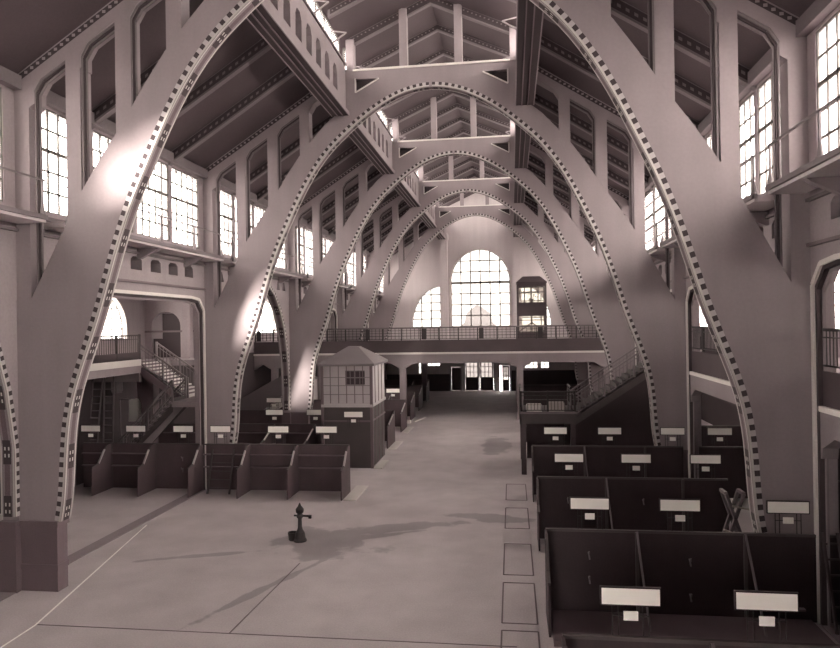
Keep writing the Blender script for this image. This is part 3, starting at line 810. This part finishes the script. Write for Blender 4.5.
# cross wall on the left gallery with arched doorway
mb = MB()
mb.prism([(-17.0, 5.6), (-12.4, 5.6), (-12.4, 10.3), (-17.0, 10.3)], [jamb_open(-16.6, -14.9, 5.65, 7.4, 8.2)], 1, 35.7, 36.0, 'wall')
mb.box(-17, -12.4, 35.68, 35.70, 7.05, 7.15, 'plinth')
struct(mb.build('wall_left_cross'))
struct(MB().box(-14.6, -14.15, 35.3, 35.7, 5.6, 10.3, 'wall').build('trim_3'))
struct(MB().box(-17.0, -12.4, 34.0, 36.0, 5.3, 5.6, 'concrete').build('floor_left_upper'))

# kiosk on the end gallery
t = thing('gallery_kiosk', 'tall glazed dark wooden kiosk on the end gallery, right of the big window', 'kiosk', (4.95, 57.5, 5.6))
b_ = MB(); w = 1.12
for sx in (-1, 1):
    for sy in (-1, 1): b_.box(sx*w - .08, sx*w + .08, sy*w - .08, sy*w + .08, 0, 4.85, 'kiosk_dark')
for z0, z1 in ((0, .9), (2.25, 3.35), (4.65, 4.95)):
    for sy in (-1, 1): b_.box(-w, w, sy*w - .04, sy*w + .04, z0, z1, 'kiosk_dark')
    for sx in (-1, 1): b_.box(sx*w - .04, sx*w + .04, -w, w, z0, z1, 'kiosk_dark')
b_.build('frame', t)
for sy in (-1, 1):
    b_ = MB()
    b_.bar((-w, sy*w, .9), (0, sy*w, 1.7), .05, 'kiosk_dark'); b_.bar((w, sy*w, .9), (0, sy*w, 1.7), .05, 'kiosk_dark'); b_.bar((0, sy*w, .9), (0, sy*w, 2.25), .05, 'kiosk_dark')
    b_.bar((-w, sy*w, 1.9), (w, sy*w, 1.9), .05, 'kiosk_dark'); b_.build('glazing_bars', t)
    b_ = MB()
    for x in (-.56, 0, .56): b_.bar((x, sy*w, 3.35), (x, sy*w, 4.65), .04, 'kiosk_dark')
    b_.bar((-w, sy*w, 4.2), (w, sy*w, 4.2), .04, 'kiosk_dark'); b_.build('glazing_bars', t)
b_ = MB()
for z0, z1 in ((.9, 2.25), (3.35, 4.65)):
    for sy in (-1, 1): b_.poly([(-w, sy*w, z0), (w, sy*w, z0), (w, sy*w, z1), (-w, sy*w, z1)], 'glass')
    for sx in (-1, 1): b_.poly([(sx*w, -w, z0), (sx*w, w, z0), (sx*w, w, z1), (sx*w, -w, z1)], 'glass')
b_.build('pane', t, recalc=False)
b_ = MB(); W2 = w + .12
b_.box(-W2, W2, -W2, W2, 4.9, 5.02, 'kiosk_dark')
k = len(b_.v)
for q in ([(-W2,-W2,5.0),(W2,-W2,5.0),(.7,-.7,5.5),(-.7,-.7,5.5)], [(W2,-W2,5.0),(W2,W2,5.0),(.7,.7,5.5),(.7,-.7,5.5)], [(W2,W2,5.0),(-W2,W2,5.0),(-.7,.7,5.5),(.7,.7,5.5)], [(-W2,W2,5.0),(-W2,-W2,5.0),(-.7,-.7,5.5),(-.7,.7,5.5)], [(-.7,-.7,5.5),(.7,-.7,5.5),(.7,.7,5.5),(-.7,.7,5.5)]): b_.poly(q, 'kiosk_dark')
b_.build('roof', t)
# plants standing inside the kiosk window
t = thing('potted_plant', 'bushy potted plant behind the upper glass of the gallery kiosk', 'plant', (4.95, 57.3, 8.95))
MB().box(-.9, .9, -.5, .5, -.06, 0, 'kiosk_dark').build('shelf', t)
MB().lathe([(.14, 0), (.2, .28), (.2, .3)], (0, 0, 0), 'plinth', 12).build('pot', t)
fo = MB()
for k in range(110):
    a = random.uniform(0, 6.28); r_ = random.uniform(.05, .55); h = random.uniform(.3, .85)
    p = Vector((r_ * math.cos(a), r_ * .6 * math.sin(a), h)); q = p + Vector((random.uniform(-.14, .14), random.uniform(-.1, .1), random.uniform(.02, .14)))
    n = Vector((random.uniform(-1, 1), random.uniform(-1, 1), 0)).normalized() * .04
    fo.poly([p, p.lerp(q, .5) + n, q, p.lerp(q, .5) - n], 'foliage')
fo.build('leaves', t, recalc=False)

# house outside the end window
t = thing('neighbouring_house', 'gabled house outside, its dark gable showing in the big end window', 'house', (-1.35, 95, 0))
h = MB(); h.prism([(-4.6, -.2), (4.6, -.2), (4.6, 5.2), (3.1, 6.3), (1.9, 7.5), (1.55, 8.8), (.4, 9.75), (0, 9.95), (-.4, 9.75), (-1.55, 8.8), (-1.9, 7.5), (-3.1, 6.3), (-4.6, 5.2)], [], 1, 0, 9, 'outside_wall'); h.build('gable_wall', t)
MB().box(-.05, .05, .2, .3, 9.9, 10.6, 'iron').build('finial', t)

# ------------------------------------------------------------------ market booth with hip roof
t = thing('market_booth', 'tall panelled booth with hipped roof beside the aisle on the left', 'booth', (-5.1, 34.0, 0))
b_ = MB(); hw = 1.28; D = 3.6
b_.box(-hw + .03, hw - .03, .03, D, 0, 3.15, 'mid_wood')
b_.build('lower_body', t, 'dark lower walls')
b_ = MB(); b_.box(-hw - .06, hw + .06, -.06, D + .06, 3.1, 3.24, 'kiosk_pale'); b_.box(-hw - .03, hw + .03, -.03, D + .03, 2.35, 2.42, 'plinth'); b_.build('cornice', t)
b_ = MB(); b_.box(-hw, hw, 0, D, 3.24, 5.2, 'kiosk_pale'); b_.build('upper_body', t, 'pale grey upper walls')
b_ = MB()
for x in (-.85, -.42, 0, .42, .85): b_.box(x - .02, x + .02, -.03, 0, 3.3, 5.2, 'plinth' if x > -.1 else 'zinc')
for z in (3.75, 4.2, 4.62): b_.box(-hw, hw, -.03, 0, z - .015, z + .015, 'zinc')
for y in (.9, 1.8, 2.7): b_.box(hw, hw + .03, y - .02, y + .02, .1, 5.2, 'plinth')
for sx in (-hw, hw): b_.box(sx - .07, sx + .07, -.05, .09, 0, 5.2, 'plinth')
b_.build('mouldings', t)
g_ = MB(); g_.box(-.05, .95, -.015, -.005, 4.25, 4.95, 'dark_wood')
gw = g_.build('window', t, 'dark barred window')
g_ = MB()
for x in (.2, .45, .7): g_.box(x - .015, x + .015, -.05, -.015, 4.25, 4.95, 'zinc')
for z in (4.25, 4.6, 4.95): g_.box(-.05, .95, -.05, -.015, z - .02, z + .02, 'zinc')
g_.build('window_bars', gw)
b_ = MB(); W2 = hw + .2; y0, y1 = -.2, D + .2; e = 5.2
b_.box(-W2, W2, y0, y1, e, e + .12, 'zinc')
rz = 6.15
for q in ([(-W2,y0,e+.12),(W2,y0,e+.12),(.28,1.5,rz),(-.28,1.5,rz)], [(W2,y0,e+.12),(W2,y1,e+.12),(.28,2.1,rz),(.28,1.5,rz)], [(W2,y1,e+.12),(-W2,y1,e+.12),(-.28,2.1,rz),(.28,2.1,rz)], [(-W2,y1,e+.12),(-W2,y0,e+.12),(-.28,1.5,rz),(-.28,2.1,rz)], [(-.28,1.5,rz),(.28,1.5,rz),(.28,2.1,rz),(-.28,2.1,rz)]): b_.poly(q, 'zinc')
b_.build('roof', t, 'light hipped sheet roof')
# small pale booth seen through the left opening
t = thing('market_booth', 'small pale booth with hipped roof in the left aisle behind the stair parapet', 'booth', (-12.6, 48.5, 0))
b_ = MB(); b_.box(-1.1, 1.1, 0, 2.2, 0, 3.3, 'kiosk_pale'); b_.build('body', t)
b_ = MB(); W2 = 1.25
for q in ([(-W2,-.15,3.3),(W2,-.15,3.3),(0,1.1,4.1)], [(W2,-.15,3.3),(W2,2.35,3.3),(0,1.1,4.1)], [(W2,2.35,3.3),(-W2,2.35,3.3),(0,1.1,4.1)], [(-W2,2.35,3.3),(-W2,-.15,3.3),(0,1.1,4.1)], [(-W2,-.15,3.3),(-W2,2.35,3.3),(W2,2.35,3.3),(W2,-.15,3.3)]): b_.poly(q, 'zinc')
b_.build('roof', t)
b_ = MB()
for x in (-.5, 0, .5): b_.box(x - .02, x + .02, -.03, 0, 1.4, 3.2, 'plinth')
b_.box(-1.1, 1.1, -.03, 0, 1.35, 1.42, 'plinth'); b_.box(-1.1, 1.1, -.03, 0, 2.5, 2.54, 'plinth'); b_.build('mouldings', t)
# stair parapet in the left aisle, second bay
t = thing('staircase', 'left aisle staircase with a dark sheeted parapet, seen under the second arch', 'staircase')
stair(t, (-15.4, .0), (-11.5, 2.7), 42.6, 44.2, nstep=14, rails=('back',), mstr='ledge')
MB().prism([(-15.4, .0), (-11.5, 2.8), (-11.5, 4.1), (-15.4, 2.0)], [], 1, 42.5, 42.58, 'rafter').build('parapet', t)

# ------------------------------------------------------------------ stall partitions
def partition(name_lab, Y, x0, x1, wings, cat='market stall', rails=(), posts=(), wing_len=2.25, hooks=(), braces=(), ends=0):
    NY = {11.9: 11.45, 17.9: 17.3, 23.9: 23.15, 29.9: 29.05}.get(Y, Y); r_ = NY / Y
    sc = lambda x: CX + (x - CX) * r_
    x0, x1 = sc(x0), sc(x1); wings = [sc(x) for x in wings]; posts = [sc(x) for x in posts]; braces = [sc(x) for x in braces]
    rails = [(sc(a), sc(b), z) for a, b, z in rails]; hooks = [(sc(a), z) for a, z in hooks]
    if NY != Y: wing_len -= (Y - NY) * .8
    t = thing('market_stall', name_lab, cat, (0, NY, 0))
    H = 2.08 if NY != Y and x0 > 0 else (2.04 if NY != Y else 1.93)
    WD = 'lit_stall_wood' if x1 < 0 else 'dark_wood'
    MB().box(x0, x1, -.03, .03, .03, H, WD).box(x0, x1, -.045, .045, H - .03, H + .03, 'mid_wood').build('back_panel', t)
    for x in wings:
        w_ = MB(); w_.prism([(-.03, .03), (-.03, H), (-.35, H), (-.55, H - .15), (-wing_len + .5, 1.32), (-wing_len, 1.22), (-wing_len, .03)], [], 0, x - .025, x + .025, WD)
        wo = w_.build('wing_panel', t)
        e = MB(); e.bar((x, -.4, H), (x, -.6, H - .18), .07, 'mid_wood'); e.bar((x, -.6, H - .16), (x, -wing_len + .5, 1.34), .07, 'kiosk_pale' if x1 < 0 else 'mid_wood'); e.bar((x, -wing_len + .5, 1.34), (x, -wing_len, 1.24), .07, 'mid_wood'); e.build('capping', wo)  # pale slope capping paints a highlight along the left wings
    for xa, xb, z in rails:
        MB().box(xa, xb, -.16, -.03, z - .025, z + .025, 'plinth').build('shelf_rail', t)
    for x in posts:
        MB().box(x - .04, x + .04, -.10, -.03, .03, H, 'mid_wood').build('post', t)
    for x in braces:
        MB().bar((x, -.08, H + .02), (x + .03, -.5, 1.3), .045, 'grey_iron').bar((x + .03, -.5, 1.3), (x + .1, -1.1, .05), .045, 'grey_iron').build('brace', t)
    for x, z in hooks:
        h_ = MB(); h_.bar((x, -.03, z), (x, -.16, z - .02), .03, 'grey_iron'); h_.bar((x, -.16, z - .02), (x, -.2, z + .07), .03, 'grey_iron'); h_.bar((x, -.05, z), (x + .02, -.1, z - .16), .03, 'grey_iron'); h_.build('coat_hook', t)
    return t
pL = [-4.0, -6.37, -8.64, -10.89, -13.25, -15.43]
partition('dark boarded front left stall row, its wing panels facing the open floor', 29.9, -16.9, -4.0, pL,
    rails=[(-16.9, -13.25, 1.6), (-16.9, -13.25, 1.05), (-8.6, -4.05, 1.6), (-8.6, -4.05, 1.05), (-10.85, -8.65, 1.6), (-10.85, -8.65, 1.05)], posts=(-6.37, -8.64, -10.89, -13.25, -15.43), hooks=((-11.9, 1.45), (-11.9, .95)))
partition('dark boarded stalls, second left row, at the far end of the hipped booth', 37.75 if False else 35.9, -16.9, -6.5, [-7.3, -9.6, -11.8], rails=[(-16.9, -6.5, 1.46)])
rowsL = {41.9: 'dark boarded stalls, third left row, just beyond the hipped booth', 47.9: 'dark boarded stalls, fourth left row, short of the gallery column', 53.3: 'dark boarded stalls, fifth left row, at the front edge of the end gallery',
         59.3: 'dark boarded stalls, sixth left row, under the end gallery', 65.8: 'dark boarded stalls, last left row, near the end wall doors'}
for y, l in rowsL.items():
    partition(l, y, -16.9 if y < 50 else -9.5, -4.0 - (y - 41) * .03, [-4.0 - (y - 41) * .03, -6.2], wing_len=2.6)
rowsR = {11.9: ('dark boarded stalls, nearest right row, only its top edge showing at the bottom', [6.5, 8.9]),
         17.9: ('dark boarded stalls, second right row, the largest, with coat hooks', [6.35, 8.95]),
         23.9: ('dark boarded stalls, third right row, in front of the trestle', [6.4, 8.9]),
         29.9: ('dark boarded stalls, fourth right row, just in front of the stair landing', [6.3, 8.8])}
for y, (l, ps) in rowsR.items():
    hk = ((5.15, 1.55), (5.15, .95), (7.62, 1.45), (7.62, .6)) if y == 17.9 else (((5.1, 1.4), (7.6, 1.4)) if y < 24 else ())
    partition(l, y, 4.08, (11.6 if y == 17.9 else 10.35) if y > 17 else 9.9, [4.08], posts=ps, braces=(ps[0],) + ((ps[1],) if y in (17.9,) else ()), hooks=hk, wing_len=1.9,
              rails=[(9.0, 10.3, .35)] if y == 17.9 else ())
for y, l in ((41.9, 'dark boarded stalls, first right row beyond the staircase'), (47.9, 'dark boarded stalls, second right row beyond the staircase'), (59.3, 'dark boarded stalls, right row under the end gallery')):
    partition(l, y, 4.0, 9.0, [4.0], wing_len=2.2)
# raised stall floors and kerbs
def plat(x0, x1, y0, y1, lab):
    tag(MB().box(x0, x1, y0, y1, 0, .05, 'ledge').build('kerb_slab'), lab, 'kerb')
plat(-3.74, -3.2, 27.6, 30.1, 'pale kerb slab beside the front left stall row')
plat(-3.74, -3.3, 33.9, 35.9, 'pale kerb slab at the foot of the hipped booth')
plat(-3.95, -3.5, 39.2, 41.8, 'pale kerb slab beside the third left stall row')
plat(-4.1, -3.7, 45.2, 47.8, 'pale kerb slab beside the fourth left stall row')
tag(MB().box(4.12, 10.2, 15.5, 17.2, 0, .12, 'plinth').build('stall_floor'), 'low raised floor of the second right stall, behind the nearest two signs', 'platform')
t = tag(MB().bar((-4.0, 50.4, .03), (-3.5, 52.9, .03), .12, 'cloth', .06).build('plank'), 'white plank lying by the aisle short of the left gallery column', 'plank')
tag(MB().box(-4.9, -4.2, 49.6, 50.0, .0, .22, 'cloth').build('crate'), 'low white crate on the floor by the left gallery column', 'crate')

# ------------------------------------------------------------------ signs
def sign_proto():
    t = thing('stall_sign', '', 'sign')
    f = MB(); f.box(-.50, .50, -.02, .03, .50, .82, 'dark_wood'); f.build('frame', t)
    MB().box(-.475, .475, -.032, -.02, .525, .795, 'board').build('board', t)
    MB().box(-.12, .12, -.03, .0, .26, .41, 'board').build('number_plate', t)
    p = MB()
    for x in (-.30, -.20, .20, .30): p.bar((x, .0, 0), (x, .0, .5), .018, 'iron')
    p.bar((-.3, 0, .33), (.3, 0, .33), .018, 'iron')
    p.build('stand', t)
    return t
proto = sign_proto(); used = [False]
def sign(x, y, lab, z=1.93, sx=1.0, s=1.0):
    c = proto if not used[0] else copy_tree(proto); used[0] = True
    NY = {11.9: 11.45, 17.9: 17.3, 23.9: 23.15, 29.9: 29.05}.get(y, y); r_ = NY / y
    c.location = (CX + (x - CX) * r_, NY, CZ - (CZ - z) * r_); c['label'] = lab; c['group'] = 'blank white stall signs'; c.scale = (r_, r_, r_); return c
o5 = ['leftmost', 'second from left', 'third from left', 'fourth from left', 'fifth from left', 'rightmost']
for x, o in zip((-16.5, -14.22, -11.87, -10.06, -7.3, -5.05), o5): sign(x, 29.9, 'white blank sign on the front left partition, %s of its six' % o)
for x, l in ((-9.63, 'white blank sign on the second left row, in front of the third arch foot'), (-7.32, 'white blank sign on the second left row, right beside the booth')): sign(x, 35.9, l)
s_ = sign(-4.75, 33.9, 'white blank sign fixed on the dark front of the hipped booth', z=2.08)
s_.location.y = 33.93
sign(-11.81, 41.9, 'small white blank sign on the third left row, below the small pale booth')
sign(-5.15, 47.9, 'white blank sign on the fourth left row, between the booth and the gallery column')
for x, l in ((5.21, 'left one of the two nearest white signs at the bottom right'), (7.38, 'right one of the two nearest white signs at the bottom right')): sign(x, 11.9, l)
for x, l in ((5.2, 'white blank sign on the second right row, left of its three'), (7.42, 'white blank sign on the second right row, middle of its three'), (9.98, 'white blank sign on the second right row, against the nearest arch foot')): sign(x, 17.9, l)
for x, l in ((5.17, 'white blank sign on the third right row, nearest the aisle'), (7.4, 'white blank sign on the third right row, middle of its three'), (9.65, 'white blank sign on the third right row, farthest from the aisle')): sign(x, 23.9, l)
for x, l in ((5.09, 'white blank sign under the stair landing, nearest the aisle'), (7.36, 'white blank sign on the fourth right row, under the staircase slope'), (9.94, 'white blank sign on the fourth right row, against the second arch foot')): sign(x, 29.9, l)
sg = sign(11.83, 29.9, 'white blank sign seen through the right wall opening, rightmost of the fourth row')
partition('dark boarded stall wall behind the right wall opening, carrying one white sign', 29.9, 11.0, 16.9, [])

partition('added dark boarded wall behind the right wall opening, between the trestle and the outer wall', 23.9, 11.2, 16.9, [])  # put in to darken the aisle behind the trestle
partition('added dark boarded wall behind the right wall opening, at the foot of the staircase wall', 35.9, 10.95, 16.9, [])  # put in to cover the brighter aisle floor beyond
# ------------------------------------------------------------------ ladders, trestle
def ladder(lab, base, top, half=.23, n=8, m='plinth', w=.06):
    b = Vector(base); tp = Vector(top); d = tp - b
    side = Vector((1, 0, 0))
    t = thing('ladder', lab, 'ladder', base)
    for s in (-1, 1): MB().bar(side * (s * half), d + side * (s * half), w, m).build('rail', t)
    for k in range(n):
        c = d * ((k + .7) / (n + .4)); MB().bar(c - side * half, c + side * half, .04, m).build('rung', t)
    return t
ladder('short dark ladder leaning on the front left partition below the second arch foot', (-9.5, 28.3, 0), (-9.5, 28.9, 1.85), .5, 5, 'mid_wood', .07)
ladder('dark ladder leaning on the wall at the right edge behind the nearest right stalls', (10.72, 16.7, 0.0), (10.62, 17.15, 2.2) , .17, 6, 'kiosk_dark', .06)
ladder('tall ladder standing against the left gallery, left one of the pair', (-16.95, 30.4, .0), (-16.6, 30.75, 5.3), .24, 15, 'rafter')
ladder('tall ladder standing against the left gallery, right one of the pair', (-15.95, 30.3, .0), (-16.05, 30.75, 5.3), .24, 15, 'rafter')
t = thing('trestle', 'pale wooden trestle standing behind the right stalls by the nearest arch', 'trestle', (9.75, 21.2, 0))
for k, (a, b) in enumerate((((-.45, 0, 0), (.25, 0, 2.1)), ((.45, 0, 0), (-.25, 0, 2.1)), ((-.45, .5, 0), (.25, .5, 2.1)), ((.45, .5, 0), (-.25, .5, 2.1)))): MB().bar(a, b, .09, 'rafter').build('leg', t)
MB().bar((-.35, -.06, 1.05), (.4, -.06, .78), .12, 'light_wood', .04).build('brace', t)
MB().bar((-.1, -.06, 1.75), (.45, -.06, 1.65), .10, 'light_wood', .04).build('brace', t)
for q in (-.25, .25): MB().bar((q, 0, 2.1), (q, .5, 2.1), .09, 'plinth').build('top_rail', t)

# ------------------------------------------------------------------ standpipe
t = thing('water_standpipe', 'dark cast iron water standpipe alone on the wet floor', 'standpipe', (-3.9, 22.3, 0))
MB().lathe([(.22, 0), (.22, .05), (.18, .12), (.15, .3), (.11, .36), (.08, .42)], (0, 0, 0), 'iron', 20).build('base', t)
MB().lathe([(.09, .40), (.07, .5), (.065, .75), (.10, .80), (.12, .86), (.08, .92)], (0, 0, 0), 'iron', 16).build('column', t)
MB().lathe([(.08, .92), (.13, .98), (.14, 1.08), (.08, 1.16), (.05, 1.2), (.03, 1.26), (.005, 1.3)], (0, 0, 0), 'iron', 16).build('cap', t)
MB().bar((.05, 0, .86), (.36, -.02, .86), .06, 'iron').bar((.36, -.02, .89), (.36, -.02, .78), .09, 'iron').bar((-.05, 0, .86), (-.2, 0, .86), .05, 'iron').build('spout', t)
MB().lathe([(.12, 0), (.14, .02), (.17, .28), (.15, .28), (.12, .05)], (-.27, .05, 0), 'iron', 16).build('basin', t)

# ------------------------------------------------------------------ goods under the left gallery
tag(MB().prism([(-.35, 0), (.35, 0), (.32, .9), (.2, 1.15), (-.33, 1.1)], [], 1, 0, .5, 'cloth').build('laundry_sheet'), 'white sheet hanging over a rail under the left gallery', 'cloth').location = (-15.6, 32.2, 2.6)
tag(MB().bar((-16.6, 32.5, 3.7), (-15.0, 32.5, 3.7), .05, 'grey_iron').bar((-16.6, 32.5, 0), (-16.6, 32.5, 3.7), .06, 'grey_iron').bar((-15.05, 32.5, 0), (-15.05, 32.5, 3.7), .06, 'grey_iron').build('clothes_rack'), 'thin iron rack under the left gallery holding a white sheet', 'rack')
t = thing('hanging_lantern', 'dark framed lantern hanging under the left gallery', 'lantern', (-16.2, 31.6, 4.1))
MB().lathe([(.26, 0), (.3, .1), (.3, .6), (.1, .75), (.03, .8)], (0, 0, 0), 'grey_iron', 6).build('body', t)
MB().bar((0, 0, .78), (0, 0, 1.2), .03, 'iron').build('chain', t)
